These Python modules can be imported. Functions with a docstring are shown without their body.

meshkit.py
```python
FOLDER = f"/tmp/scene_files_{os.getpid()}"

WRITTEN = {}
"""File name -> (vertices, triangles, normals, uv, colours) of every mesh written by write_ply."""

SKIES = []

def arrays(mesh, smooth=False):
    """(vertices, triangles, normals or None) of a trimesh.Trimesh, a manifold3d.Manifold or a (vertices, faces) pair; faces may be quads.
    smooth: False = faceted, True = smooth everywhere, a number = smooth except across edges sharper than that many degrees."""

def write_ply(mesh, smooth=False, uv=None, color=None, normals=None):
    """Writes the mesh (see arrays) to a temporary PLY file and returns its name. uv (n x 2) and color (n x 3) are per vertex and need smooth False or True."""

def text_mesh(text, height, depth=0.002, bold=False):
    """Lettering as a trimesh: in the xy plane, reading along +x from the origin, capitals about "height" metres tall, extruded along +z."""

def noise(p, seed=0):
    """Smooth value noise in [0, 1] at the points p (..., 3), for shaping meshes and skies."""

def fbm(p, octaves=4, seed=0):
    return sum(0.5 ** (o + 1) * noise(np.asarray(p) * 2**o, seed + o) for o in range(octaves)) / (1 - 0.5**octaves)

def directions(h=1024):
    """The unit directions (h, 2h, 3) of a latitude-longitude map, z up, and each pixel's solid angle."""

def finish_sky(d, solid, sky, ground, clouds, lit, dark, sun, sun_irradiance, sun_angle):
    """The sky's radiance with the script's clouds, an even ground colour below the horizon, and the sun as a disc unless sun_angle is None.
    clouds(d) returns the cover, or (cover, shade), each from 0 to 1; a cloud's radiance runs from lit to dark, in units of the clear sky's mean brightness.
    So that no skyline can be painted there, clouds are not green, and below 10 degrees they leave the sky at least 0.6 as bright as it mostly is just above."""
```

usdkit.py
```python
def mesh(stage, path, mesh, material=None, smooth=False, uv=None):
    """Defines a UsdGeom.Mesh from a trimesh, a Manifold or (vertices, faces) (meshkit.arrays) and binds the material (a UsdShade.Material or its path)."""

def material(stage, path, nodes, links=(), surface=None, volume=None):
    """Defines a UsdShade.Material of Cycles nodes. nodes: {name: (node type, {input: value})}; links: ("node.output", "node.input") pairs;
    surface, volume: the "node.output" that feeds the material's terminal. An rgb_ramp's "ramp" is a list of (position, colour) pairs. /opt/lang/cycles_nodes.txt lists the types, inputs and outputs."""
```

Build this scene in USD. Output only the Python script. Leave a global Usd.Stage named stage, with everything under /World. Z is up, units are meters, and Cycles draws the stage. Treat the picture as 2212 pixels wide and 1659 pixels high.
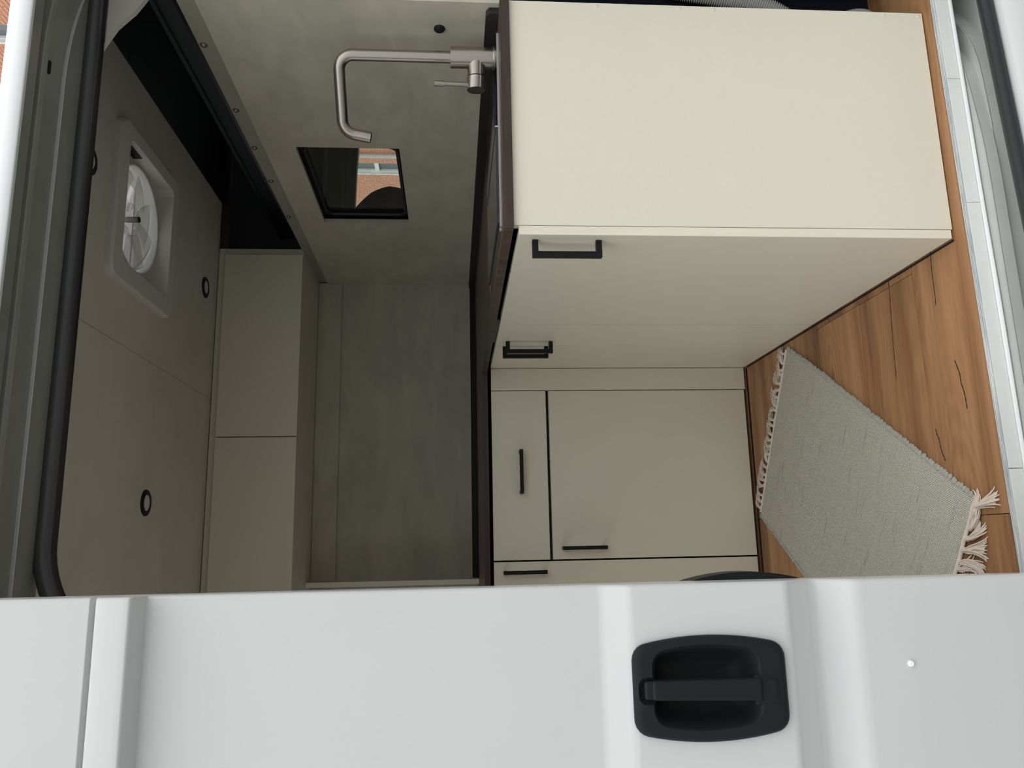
import math, random
import numpy as np, trimesh, manifold3d as m3, usdkit, meshkit
from shapely.geometry import Polygon, box as sbox, LineString
from pxr import Usd, UsdGeom, UsdLux, UsdShade, Gf, Sdf

random.seed(7); np.random.seed(7)
RNG = np.random.default_rng(7)
stage = Usd.Stage.CreateInMemory()
UsdGeom.SetStageUpAxis(stage, 'Z'); UsdGeom.SetStageMetersPerUnit(stage, 1.0)
UsdGeom.Xform.Define(stage, '/World'); UsdGeom.Scope.Define(stage, '/World/Looks')

# ------------------------------------------------------------------ camera, sky, exposure
EXPOSURE = 0.41
SKY = 1.25
cam = UsdGeom.Camera.Define(stage, '/World/Camera')
RIGHT = np.array([0.97914934, -0.20307304, -0.00528227])
DOWN = np.array([-0.02074119, -0.07407235, -0.99703716])
FWD = np.array([0.2020801, 0.97635784, -0.07673987])
EYE = np.array([-0.58114286, -1.40546544, 0.99954609])
# the phone was held on its side: picture +x is world down, picture up is world right
M = np.eye(4); M[0, :3] = DOWN; M[1, :3] = RIGHT; M[2, :3] = -FWD; M[3, :3] = EYE
cam.AddTransformOp().Set(Gf.Matrix4d(*M.ravel().tolist()))
cam.CreateHorizontalApertureAttr(36.0); cam.CreateFocalLengthAttr(1703.28 / 2212 * 36.0)
cam.CreateClippingRangeAttr(Gf.Vec2f(0.05, 500)); cam.CreateExposureAttr(EXPOSURE)
sky = UsdLux.DomeLight.Define(stage, '/World/Sky'); sky.CreateIntensityAttr(SKY)
skym = usdkit.material(stage, '/World/Looks/overcast_sky', {
    "g": ("texture_coordinate", {}), "s": ("separate_xyz", {}),
    "r": ("rgb_ramp", {"ramp": [(0, (.44, .45, .45)), (.08, (.48, .49, .49)), (.5, (.77, .785, .785)), (1, (1.04, 1.055, 1.05))]}),
    "n": ("noise_texture", {"scale": 2.2, "detail": 4.0}),
    "nr": ("map_range", {"from_min": .3, "from_max": .7, "to_min": .93, "to_max": 1.07}),
    "mx": ("mix", {"mix_type": "multiply", "fac": 1.0}),
    "b": ("background_shader", {"strength": 1.0})},
    [("g.generated", "s.vector"), ("s.z", "r.fac"), ("g.generated", "n.vector"), ("n.fac", "nr.value"),
     ("r.color", "mx.color1"), ("nr.result", "mx.color2"), ("mx.color", "b.color")], surface="b.background")
UsdShade.MaterialBindingAPI.Apply(sky.GetPrim()).Bind(skym)

# ------------------------------------------------------------------ materials
def lin(r, g, b):
    f = lambda c: c / 12.92 if c <= .04045 else ((c + .055) / 1.055) ** 2.4
    return tuple(f(c / 255) for c in (r, g, b))
MATS = {}
def mat(name, nodes, links, surface='p.BSDF'):
    MATS[name] = usdkit.material(stage, '/World/Looks/' + name, nodes, links, surface=surface); return MATS[name]
def plain(name, col, rough=.5, metal=0., coat=0., spec=.5, mottle=0., mscale=5., bump=0., bscale=300., stretch=(1, 1, 1), **kw):
    nodes = {"p": ("principled_bsdf", dict(base_color=col, roughness=rough, metallic=metal, coat_weight=coat, coat_roughness=.08, specular_ior_level=spec, **kw)),
             "g": ("geometry", {}), "m": ("mapping", {"scale": stretch})}
    links = [("g.position", "m.vector")]
    if mottle:
        nodes["n"] = ("noise_texture", {"scale": mscale, "detail": 5.0, "roughness": .6, "distortion": .6})
        nodes["r"] = ("rgb_ramp", {"ramp": [(.25, tuple(c * (1 - mottle) for c in col)), (.75, tuple(min(1, c * (1 + mottle)) for c in col))]})
        links += [("m.vector", "n.vector"), ("n.fac", "r.fac"), ("r.color", "p.base_color")]
    if bump:
        nodes["n2"] = ("noise_texture", {"scale": bscale, "detail": 3.0})
        nodes["b"] = ("bump", {"strength": bump, "distance": .001})
        links += [("m.vector", "n2.vector"), ("n2.fac", "b.height"), ("b.normal", "p.normal")]
    return mat(name, nodes, links)

BEIGE = (.705, .665, .545)
plain('beige_paint', BEIGE, .5, mottle=.015, mscale=3, bump=.25, bscale=420)
plain('beige_front', BEIGE, .42, mottle=.02, mscale=2.5)
plain('beige_cut_edge', (.74, .69, .56), .6, bump=.6, bscale=250, stretch=(1, 1, .1), mottle=.04, mscale=60)
# plaster-look wall panels: cloudy grey-beige
def plaster(name, a, b, sc):
    mat(name, {"g": ("geometry", {}), "n": ("noise_texture", {"scale": sc, "detail": 6.0, "roughness": .62, "distortion": 1.2}),
               "m": ("mapping", {"scale": (1, 1.8, 4.)}), "n2": ("noise_texture", {"scale": sc * 1.5, "detail": 5.0, "distortion": .8}),
               "a": ("mix_float", {"fac": .5}), "r": ("rgb_ramp", {"ramp": [(.3, a), (.7, b)]}),
               "p": ("principled_bsdf", {"roughness": .6, "specular_ior_level": .35})},
        [("g.position", "n.vector"), ("g.position", "m.vector"), ("m.vector", "n2.vector"), ("n.fac", "a.a"), ("n2.fac", "a.b"),
         ("a.result", "r.fac"), ("r.color", "p.base_color")])
plaster('plaster_panel', (.38, .355, .29), (.54, .51, .415), 2.6)
plaster('ceiling_plaster', (.57, .55, .485), (.68, .655, .575), 2.2)
plain('white_van_paint', (.555, .566, .565), .32, coat=.6, mottle=.012, mscale=4)
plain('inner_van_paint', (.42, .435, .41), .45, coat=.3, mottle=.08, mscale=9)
plain('van_paint_lit', (.80, .81, .82), .35, coat=.4)  # brighter copy of the van paint: light on roof edge and step lip
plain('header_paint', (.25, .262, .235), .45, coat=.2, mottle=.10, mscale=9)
plain('sill_white_paint', (.72, .725, .705), .5, mottle=.05, mscale=14, bump=.3, bscale=120)
mat('plywood_edge', {"g": ("geometry", {}), "m": ("mapping", {"scale": (6, 260, 260)}), "n": ("noise_texture", {"scale": 1.0, "detail": 4.0, "roughness": .7}),
    "r": ("rgb_ramp", {"ramp": [(.3, (.30, .33, .35)), (.5, (.55, .58, .58)), (.7, (.78, .80, .78))]}), "p": ("principled_bsdf", {"roughness": .6})},
    [("g.position", "m.vector"), ("m.vector", "n.vector"), ("n.fac", "r.fac"), ("r.color", "p.base_color")])
plain('black_rubber', (.012, .0125, .014), .38, spec=.4, bump=.2, bscale=200)
plain('seal_rubber_lit', (.058, .060, .067), .34, spec=.7)  # greyer than black rubber: the seal's highlight is put into the colour
plain('black_powder_coat', (.006, .006, .007), .42, spec=.2)
plain('black_plastic', (.008, .0085, .0095), .42, spec=.22, bump=.15, bscale=900)
plain('unlit_void_black', (.007, .010, .0175), .6, spec=.3)  # near-black colour stands in for the missing light in closed spaces
plain('cab_trim', (.10, .115, .105), .6)
plain('cab_light_trim', (.19, .21, .20), .5)
plain('beam_metal', (.035, .042, .048), .5, spec=.4)
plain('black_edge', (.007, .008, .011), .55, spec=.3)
plain('cream_foam', (.80, .72, .52), .7)
plain('steel_angle_paint', (.27, .265, .215), .5, metal=.0, mottle=.1, mscale=20)
mat('brushed_steel', {"g": ("geometry", {}), "m": ("mapping", {"scale": (160, 160, 8)}), "n": ("noise_texture", {"scale": 3.0, "detail": 3.0}),
    "b": ("bump", {"strength": .12, "distance": .0006}), "p": ("principled_bsdf", {"base_color": (.46, .43, .385), "metallic": 1.0, "roughness": .24})},
    [("g.position", "m.vector"), ("m.vector", "n.vector"), ("n.fac", "b.height"), ("b.normal", "p.normal")])
plain('polished_steel', (.62, .62, .62), .18, metal=1.0)
plain('dark_glass_lid', (.012, .014, .015), .06, spec=.6)
plain('screw_grey', (.25, .25, .24), .35, metal=1.0)
plain('white_plastic', (.60, .59, .54), .42)
plain('white_ring', (.85, .85, .84), .35)
plain('hose_grey', (.55, .55, .51), .5)
plain('led_diffuser', (.66, .65, .60), .5)
def wood(name, ramp, rough, yscale=16., xscale=.9, axis='x', fine=1.):
    sc = (xscale, yscale, yscale) if axis == 'x' else (yscale, xscale, yscale)
    sf = (9, 340, 340) if axis == 'x' else (340, 9, 340)
    sw = (.55, 5.0, 5.0) if axis == 'x' else (5.0, .55, 5.0)
    mat(name, {"g": ("geometry", {}), "oi": ("object_info", {}), "mul": ("math", {"math_type": "multiply", "value2": 23.7}),
        "cx": ("combine_xyz", {}), "add": ("vector_math", {"math_type": "add"}),
        "m": ("mapping", {"scale": sc}), "n": ("noise_texture", {"scale": 1.0, "detail": 6.0, "roughness": .58, "distortion": 1.1}),
        "mf": ("mapping", {"scale": sf}), "nf": ("noise_texture", {"scale": 1.0, "detail": 3.0, "roughness": .6}),
        "mw": ("mapping", {"scale": sw}), "w": ("wave_texture", {"wave_type": "bands", "bands_direction": "y" if axis == 'x' else 'x', "scale": 1.3, "distortion": 9.0, "detail": 2.0, "detail_scale": .9}),
        "a1": ("mix_float", {"fac": .16}), "a2": ("mix_float", {"fac": .36 * fine}),
        "r": ("rgb_ramp", {"ramp": ramp}), "bp": ("bump", {"strength": .12, "distance": .0008}),
        "p": ("principled_bsdf", {"roughness": rough, "specular_ior_level": .4})},
        [("oi.random", "mul.value1"), ("mul.value", "cx.x"), ("mul.value", "cx.z"), ("g.position", "add.vector1"), ("cx.vector", "add.vector2"),
         ("add.vector", "m.vector"), ("m.vector", "n.vector"), ("add.vector", "mf.vector"), ("mf.vector", "nf.vector"), ("add.vector", "mw.vector"), ("mw.vector", "w.vector"),
         ("n.fac", "a1.a"), ("w.fac", "a1.b"), ("a1.result", "a2.a"), ("nf.fac", "a2.b"), ("a2.result", "r.fac"), ("r.color", "p.base_color"),
         ("nf.fac", "bp.height"), ("bp.normal", "p.normal")])
mat('oak_plank', {"g": ("geometry", {}), "oi": ("object_info", {}), "mul": ("math", {"math_type": "multiply", "value2": 31.7}), "cx": ("combine_xyz", {}), "add": ("vector_math", {"math_type": "add"}),
    "m1": ("mapping", {"scale": (.8, 9.0, 9.0)}), "n1": ("noise_texture", {"scale": 1.0, "detail": 5.0, "roughness": .55, "distortion": .9}),
    "m2": ("mapping", {"scale": (7, 260, 260)}), "n2": ("noise_texture", {"scale": 1.0, "detail": 4.0, "roughness": .65}),
    "m4": ("mapping", {"scale": (2.2, 60, 60)}), "n4": ("noise_texture", {"scale": 1.0, "detail": 4.0, "roughness": .6, "distortion": .4}),
    "m3": ("mapping", {"scale": (1.5, 6.5, 6.5)}), "nd": ("noise_texture", {"scale": 1.6, "detail": 3.0}), "ad": ("vector_math", {"math_type": "multiply_add", "vector2": (.30, .30, .30)}),
    "v": ("voronoi_texture", {"feature": "f1", "scale": 1.0, "randomness": .9}),
    "vm": ("math", {"math_type": "multiply", "value2": 75.0}), "sn": ("math", {"math_type": "sine"}), "s01": ("map_range", {"from_min": -1.0, "from_max": 1.0}),
    "fade": ("map_range", {"from_min": .05, "from_max": .45, "to_min": .20, "to_max": .03, "clamp": True}),
    "knot": ("map_range", {"from_min": .03, "from_max": .085, "to_min": .45, "to_max": 1.0, "clamp": True}),
    "c1": ("map_range", {"from_min": .32, "from_max": .68, "clamp": True}),
    "a0": ("mix_float", {"fac": .35}), "a1": ("mix_float", {}), "a2": ("mix_float", {"fac": .27}),
    "r": ("rgb_ramp", {"ramp": [(.15, (.105, .046, .021)), (.38, (.215, .103, .046)), (.58, (.345, .180, .083)), (.85, (.49, .278, .14))]}),
    "kk": ("mix", {"mix_type": "multiply", "fac": 1.0}), "bp": ("bump", {"strength": .2, "distance": .0008}),
    "p": ("principled_bsdf", {"roughness": .48, "specular_ior_level": .4})},
    [("oi.random", "mul.value1"), ("mul.value", "cx.x"), ("mul.value", "cx.z"), ("g.position", "add.vector1"), ("cx.vector", "add.vector2"),
     ("add.vector", "m1.vector"), ("m1.vector", "n1.vector"), ("add.vector", "m2.vector"), ("m2.vector", "n2.vector"), ("add.vector", "m4.vector"), ("m4.vector", "n4.vector"),
     ("add.vector", "m3.vector"), ("m3.vector", "nd.vector"), ("nd.color", "ad.vector1"), ("m3.vector", "ad.vector3"), ("ad.vector", "v.vector"),
     ("v.distance", "vm.value1"), ("vm.value", "sn.value1"), ("sn.value", "s01.value"), ("v.distance", "fade.value"), ("v.distance", "knot.value"),
     ("n1.fac", "c1.value"), ("c1.result", "a0.a"), ("n4.fac", "a0.b"), ("fade.result", "a1.fac"), ("a0.result", "a1.a"), ("s01.result", "a1.b"),
     ("a1.result", "a2.a"), ("n2.fac", "a2.b"), ("a2.result", "r.fac"), ("r.color", "kk.color1"), ("knot.result", "kk.color2"), ("kk.color", "p.base_color"),
     ("n2.fac", "bp.height"), ("bp.normal", "p.normal")])
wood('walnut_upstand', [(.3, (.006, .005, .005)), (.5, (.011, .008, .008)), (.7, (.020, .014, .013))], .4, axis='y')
wood('walnut_worktop', [(.3, (.018, .011, .009)), (.5, (.042, .025, .019)), (.7, (.075, .045, .034))], .38, axis='y')
wood('walnut_edge', [(.3, (.020, .012, .009)), (.5, (.044, .027, .020)), (.7, (.082, .052, .039))], .42, axis='x')
wood('dark_batten', [(.3, (.016, .012, .009)), (.7, (.05, .035, .025))], .6)
plain('wood_crack', (.022, .010, .008), .8)
# rug: pale warp threads over grey weft
mat('rug_weave', {"uv": ("uvmap", {"attribute": "st"}), "m": ("mapping", {"rotation": (0, 0, .16)}),
    "sep": ("separate_xyz", {}),
    "w1": ("wave_texture", {"bands_direction": "y", "scale": 92.0, "distortion": 2.6, "detail": 2.0, "detail_scale": 3.0}),
    "w2": ("wave_texture", {"bands_direction": "x", "scale": 60.0, "distortion": 1.4, "detail": 2.0, "detail_scale": 2.0}),
    "m3": ("mapping", {"scale": (110, 7, 1)}), "n3": ("noise_texture", {"scale": 1.0, "detail": 3.0, "roughness": .7}),
    "r3": ("rgb_ramp", {"ramp": [(.26, (.42, .42, .42)), (.40, (.95, .95, .95)), (.6, (1, 1, 1))]}),
    "mx": ("mix_float", {"fac": .28}), "r": ("rgb_ramp", {"ramp": [(.14, (.26, .25, .205)), (.48, (.47, .455, .385)), (.82, (.72, .70, .61))]}),
    "mu": ("mix", {"mix_type": "multiply", "fac": .8}), "b": ("bump", {"strength": .6, "distance": .0012}),
    "p": ("principled_bsdf", {"roughness": .9, "specular_ior_level": .15, "sheen_weight": .1})},
    [("uv.UV", "m.vector"), ("m.vector", "w1.vector"), ("uv.UV", "w2.vector"), ("uv.UV", "m3.vector"), ("m3.vector", "n3.vector"), ("n3.fac", "r3.fac"),
     ("w1.fac", "mx.a"), ("w2.fac", "mx.b"), ("mx.result", "r.fac"), ("r.color", "mu.color1"), ("r3.color", "mu.color2"), ("mu.color", "p.base_color"),
     ("mx.result", "b.height"), ("b.normal", "p.normal")])
plain('rug_selvage', (.40, .39, .34), .85, mottle=.15, mscale=120)
plain('cotton_cream', (.72, .63, .54), .85, mottle=.06, mscale=150)
mat('clear_plastic', {"t": ("transparent_bsdf", {"color": (.93, .93, .93)}), "d": ("diffuse_bsdf", {"color": (.75, .75, .75)}), "g": ("glossy_bsdf", {"color": (.9, .9, .9), "roughness": .12}),
    "lw": ("layer_weight", {"blend": .5}), "pw": ("math", {"math_type": "power", "value2": 5.0}), "ff": ("math", {"math_type": "multiply_add", "value2": .9, "value3": .04}), "m0": ("mix_closure", {"fac": .16}), "m1": ("mix_closure", {})},
    [("t.BSDF", "m0.closure1"), ("d.BSDF", "m0.closure2"), ("m0.closure", "m1.closure1"), ("g.BSDF", "m1.closure2"), ("lw.facing", "pw.value1"), ("pw.value", "ff.value1"), ("ff.value", "m1.fac")], surface='m1.closure')
mat('milky_hatch', {"t": ("translucent_bsdf", {"color": (.40, .40, .40)}), "d": ("diffuse_bsdf", {"color": (.5, .5, .5)}), "tr": ("transparent_bsdf", {"color": (.9, .9, .9)}),
    "m0": ("mix_closure", {"fac": .3}), "m1": ("mix_closure", {"fac": .25})},
    [("t.BSDF", "m0.closure1"), ("d.BSDF", "m0.closure2"), ("m0.closure", "m1.closure1"), ("tr.BSDF", "m1.closure2")], surface='m1.closure')
mat('window_pane', {"t": ("transparent_bsdf", {"color": (.95, .97, .96)}), "g": ("glossy_bsdf", {"color": (1, 1, 1), "roughness": .0}), "lw": ("layer_weight", {"blend": .5}), "pw": ("math", {"math_type": "power", "value2": 5.0}), "ff": ("math", {"math_type": "multiply_add", "value2": .9, "value3": .04}), "m1": ("mix_closure", {})},
    [("t.BSDF", "m1.closure1"), ("g.BSDF", "m1.closure2"), ("lw.facing", "pw.value1"), ("pw.value", "ff.value1"), ("ff.value", "m1.fac")], surface='m1.closure')
plain('house_glass', (.10, .115, .12), .05, spec=.8)
mat('house_brick', {"g": ("geometry", {}), "r": ("rgb_ramp", {"ramp": [(0, (.60, .28, .17)), (.3, (.74, .39, .25)), (.55, (.80, .47, .31)), (.8, (.70, .34, .21)), (.93, (.46, .25, .17)), (1, (.83, .58, .39))]}),
    "n": ("noise_texture", {"scale": 30.0, "detail": 4.0}), "nr": ("map_range", {"from_min": .3, "from_max": .7, "to_min": .85, "to_max": 1.12}),
    "mx": ("mix", {"mix_type": "multiply", "fac": 1.0}), "p": ("principled_bsdf", {"roughness": .85})},
    [("g.random_per_island", "r.fac"), ("g.position", "n.vector"), ("n.fac", "nr.value"), ("r.color", "mx.color1"), ("nr.result", "mx.color2"), ("mx.color", "p.base_color")])
plain('mortar', (.78, .71, .60), .9, mottle=.08, mscale=6)
plain('house_white_paint', (.78, .80, .77), .5)
plain('downpipe_grey', (.50, .53, .54), .5)
plain('pavement', (.165, .162, .156), .9, mottle=.12, mscale=1.5)

# ------------------------------------------------------------------ helpers
TAKEN = {}
def numbered(parent, name):
    k = (parent, name); n = TAKEN.get(k, 0); TAKEN[k] = n + 1
    return f'{parent}/{name}' if n == 0 else f'{parent}/{name}_{n:03d}'
LOC = {}
def tag(prim, label=None, cat=None, group=None, kind=None):
    for k, v in (('label', label), ('category', cat), ('group', group), ('kind', kind)):
        if v: prim.SetCustomDataByKey(k, v)
def thing(name, label, cat, loc=(0, 0, 0), group=None, kind=None):
    path = numbered('/World', name)
    x = UsdGeom.Xform.Define(stage, path); x.AddTranslateOp().Set(Gf.Vec3d(*map(float, loc)))
    LOC[path] = np.array(loc, float); tag(x.GetPrim(), label, cat, group, kind); return path
def arr(mesh):
    if isinstance(mesh, m3.Manifold):
        mm = mesh.to_mesh(); return trimesh.Trimesh(np.array(mm.vert_properties[:, :3]), np.array(mm.tri_verts), process=False)
    if isinstance(mesh, (tuple, list)):
        v, f = np.asarray(mesh[0], float), np.asarray(mesh[1], int)
        if f.shape[1] == 4: f = np.vstack([f[:, [0, 1, 2]], f[:, [0, 2, 3]]])
        return trimesh.Trimesh(v, f, process=False)
    return mesh
def part(parent, name, mesh, m, smooth=False, label=None, kind=None, uv=None):
    path = numbered(parent, name); loc = LOC[parent]; LOC[path] = loc
    t = arr(mesh).copy(); t.vertices = t.vertices - loc
    g = usdkit.mesh(stage, path, t, MATS[m], smooth=smooth, uv=uv)
    tag(g.GetPrim(), label, kind=kind); return path
def cat_(*ms): return trimesh.util.concatenate([arr(m) for m in ms])
def box(x0, x1, y0, y1, z0, z1, c=0.0):
    if x0 > x1: x0, x1 = x1, x0
    if not c: return trimesh.creation.box(bounds=[(x0, y0, z0), (x1, y1, z1)])
    c = min(c, (x1 - x0) / 2.01, (y1 - y0) / 2.01, (z1 - z0) / 2.01); pts = []
    for sx in (0, 1):
        for sy in (0, 1):
            for sz in (0, 1):
                X, Y, Z = (x0, x1)[sx], (y0, y1)[sy], (z0, z1)[sz]; dx, dy, dz = (c, -c)[sx], (c, -c)[sy], (c, -c)[sz]
                pts += [(X, Y + dy, Z + dz), (X + dx, Y, Z + dz), (X + dx, Y + dy, Z)]
    return trimesh.convex.convex_hull(np.array(pts))
def obb(p, q, w, h, up=(0, 0, 1), c=0):
    """a bar from p to q, w wide, h high"""
    p, q = np.array(p, float), np.array(q, float); d = q - p; L = np.linalg.norm(d); d /= L
    s = np.cross(d, up); s /= np.linalg.norm(s); u = np.cross(s, d)
    b = box(0, L, -w / 2, w / 2, -h / 2, h / 2, c); b.vertices = p + b.vertices @ np.array([d, s, u]); return b
def frames(P, up=(0, 0, 1), closed=False):
    P = np.asarray(P, float); T = np.gradient(P, axis=0) if not closed else np.roll(P, -1, 0) - np.roll(P, 1, 0)
    T /= np.linalg.norm(T, axis=1, keepdims=True); N = []
    n = np.cross(T[0], up)
    if np.linalg.norm(n) < 1e-3: n = np.cross(T[0], (1, 0, 0))
    for t in T:
        n = n - t * (n @ t); n /= np.linalg.norm(n); N.append(n)
    N = np.array(N); return T, N, np.cross(T, N)
def tube(P, r, n=12, up=(0, 0, 1), caps=True):
    P = np.asarray(P, float); r = np.broadcast_to(r, (len(P),)); T, N, B = frames(P, up)
    a = np.arange(n) * 2 * math.pi / n
    v = P[:, None] + r[:, None, None] * (np.cos(a)[None, :, None] * N[:, None] + np.sin(a)[None, :, None] * B[:, None])
    return grid_mesh(v, caps)
def grid_mesh(v, caps=True):
    """rings (K,n,3), each ring closed"""
    K, n, _ = v.shape; i, j = np.meshgrid(np.arange(K - 1), np.arange(n), indexing='ij'); j2 = (j + 1) % n
    q = np.stack([i * n + j, i * n + j2, (i + 1) * n + j2, (i + 1) * n + j], -1).reshape(-1, 4)
    f = np.vstack([q[:, [0, 1, 2]], q[:, [0, 2, 3]]]); V = v.reshape(-1, 3)
    if caps:
        c0, c1 = len(V), len(V) + 1; V = np.vstack([V, v[0].mean(0), v[-1].mean(0)]); k = np.arange(n); k2 = (k + 1) % n
        f = np.vstack([f, np.stack([k2, k, np.full(n, c0)], 1), np.stack([(K - 1) * n + k, (K - 1) * n + k2, np.full(n, c1)], 1)])
    t = trimesh.Trimesh(V, f, process=False)
    if t.volume < 0: t.invert()
    return t
def lathe(profile, centre, axis=(0, 0, 1), n=32):
    """profile (r, h) pairs along axis"""
    ax = np.array(axis, float); ax /= np.linalg.norm(ax); s = np.cross(ax, (0, 0, 1) if abs(ax[2]) < .9 else (1, 0, 0)); s /= np.linalg.norm(s); u = np.cross(ax, s)
    a = np.arange(n) * 2 * math.pi / n
    v = np.array([[np.array(centre) + ax * h + max(r, 1e-5) * (math.cos(t) * s + math.sin(t) * u) for t in a] for r, h in profile])
    if min(profile[0][0], profile[-1][0]) > 1e-4:
        if tuple(profile[0]) != tuple(profile[-1]): v = np.vstack([v, v[:1]])
        return grid_mesh(v, False)
    return grid_mesh(v, True)
def poly_prism(poly, z0, z1):
    t = trimesh.creation.extrude_polygon(poly if isinstance(poly, Polygon) else Polygon(poly), z1 - z0, engine='earcut'); t.apply_translation((0, 0, z0)); return t
def prism_x(yz, x0, x1):
    t = poly_prism(yz, 0, x1 - x0); v = t.vertices; t.vertices = np.stack([x0 + v[:, 2], v[:, 0], v[:, 1]], 1); return t
def prism_y(xz, y0, y1):
    t = poly_prism(xz, 0, y1 - y0); v = t.vertices.copy(); t.vertices = np.stack([v[:, 0], y0 + v[:, 2], v[:, 1]], 1); t.invert(); return t
def sweep_x(yz, xs, yoff=None, zoff=None):
    """a closed (y,z) outline carried along x with offsets"""
    yz = np.array(yz); xs = np.asarray(xs, float)
    v = np.array([[(x, y + (yoff(x) if yoff else 0), z + (zoff(x) if zoff else 0)) for y, z in yz] for x in xs])
    K, n, _ = v.shape; t = grid_mesh(v, False)
    tri = trimesh.creation.triangulate_polygon(Polygon(yz), engine='earcut')
    P, F = np.array(tri[0]), np.array(tri[1])
    idx = np.array([np.argmin(((yz - p[:2]) ** 2).sum(1)) for p in P]); F = idx[F]
    f = np.vstack([t.faces, F[:, ::-1], F + (K - 1) * n]); t = trimesh.Trimesh(t.vertices, f, process=False)
    trimesh.repair.fix_normals(t); return t
def rrect(x0, x1, y0, y1, r, n=8):
    return Polygon(sbox(x0 + r, y0 + r, x1 - r, y1 - r).buffer(r, quad_segs=n).exterior.coords)
def arc(c, r, a0, a1, n, u, v):
    a = np.linspace(a0, a1, n); return [np.array(c) + r * (math.cos(t) * np.array(u) + math.sin(t) * np.array(v)) for t in a]
def mf(t):
    t = arr(t); t = trimesh.Trimesh(t.vertices, t.faces, process=True); t.merge_vertices(); return m3.Manifold(m3.Mesh(np.asarray(t.vertices, np.float32), np.asarray(t.faces, np.uint32)))
def sphere_hull(pts, n=20):
    """hull of spheres (x,y,z,r)"""
    return m3.Manifold.batch_hull([m3.Manifold.sphere(r, n).translate((x, y, z)) for x, y, z, r in pts])

ye = lambda x: -.0304 + .0154 * (x + .05)      # inner edge of the step at the side door

# ------------------------------------------------------------------ the setting
ground = thing('ground', 'grey paved ground under and around the parked van', 'ground', (0, 0, -.62), kind='structure')
part(ground, 'pavement', box(-30, 30, -30, 40, -.72, -.62), 'pavement')

floor = thing('floor', 'warm oak plank floor inside the van', 'floor', (0, 0, 0), kind='structure')
rows = [(None, .155), (.155, .385), (.385, .615), (.615, .845), (.845, 1.075), (1.075, 1.305), (1.305, 1.535), (1.535, 1.772)]
joints = [[-.541], [-.018], [-.0165], [.21], [-.77], [-.509], [.10], [-.3]]
CR = {}
for k, (y0, y1) in enumerate(rows):
    xs = [-1.55] + joints[k] + [.98]
    for a, b in zip(xs[:-1], xs[1:]):
        g = .0007
        lo = [(a + g, ye(a) if y0 is None else y0 + g), (b - g, ye(b) if y0 is None else y0 + g)]
        pl = poly_prism([lo[0], lo[1], (b - g, y1 - g), (a + g, y1 - g)], -.006, 0)
        CR[(k, a < -.3)] = part(floor, 'plank', pl, 'oak_plank')
part(floor, 'plank_underlay', poly_prism([(-1.55, ye(-1.55) - .001), (.98, ye(.98) - .001), (.98, ye(.98) + .006), (-1.55, ye(-1.55) + .006)], -.009, -.0061), 'cream_foam')
part(floor, 'subfloor', poly_prism([(-1.55, ye(-1.55) + .0062), (.98, ye(.98) + .0062), (.98, 1.772), (-1.55, 1.772)], -.03, -.0061), 'dark_batten')
def crack(parent, pts, w):
    P = np.array(pts); ww = w * np.array([.1] + [1.0] * (len(P) - 2) + [.1]); ww *= 1 + .3 * np.sin(np.arange(len(P)) * 2.1)
    d = np.gradient(P, axis=0); nrm = np.stack([-d[:, 1], d[:, 0]], 1); nrm /= np.linalg.norm(nrm, axis=1, keepdims=True)
    L, R = P + nrm * ww[:, None], P - nrm * ww[:, None]
    part(parent, 'crack', poly_prism(np.vstack([L, R[::-1]]), -.001, .0002), 'wood_crack')
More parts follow.
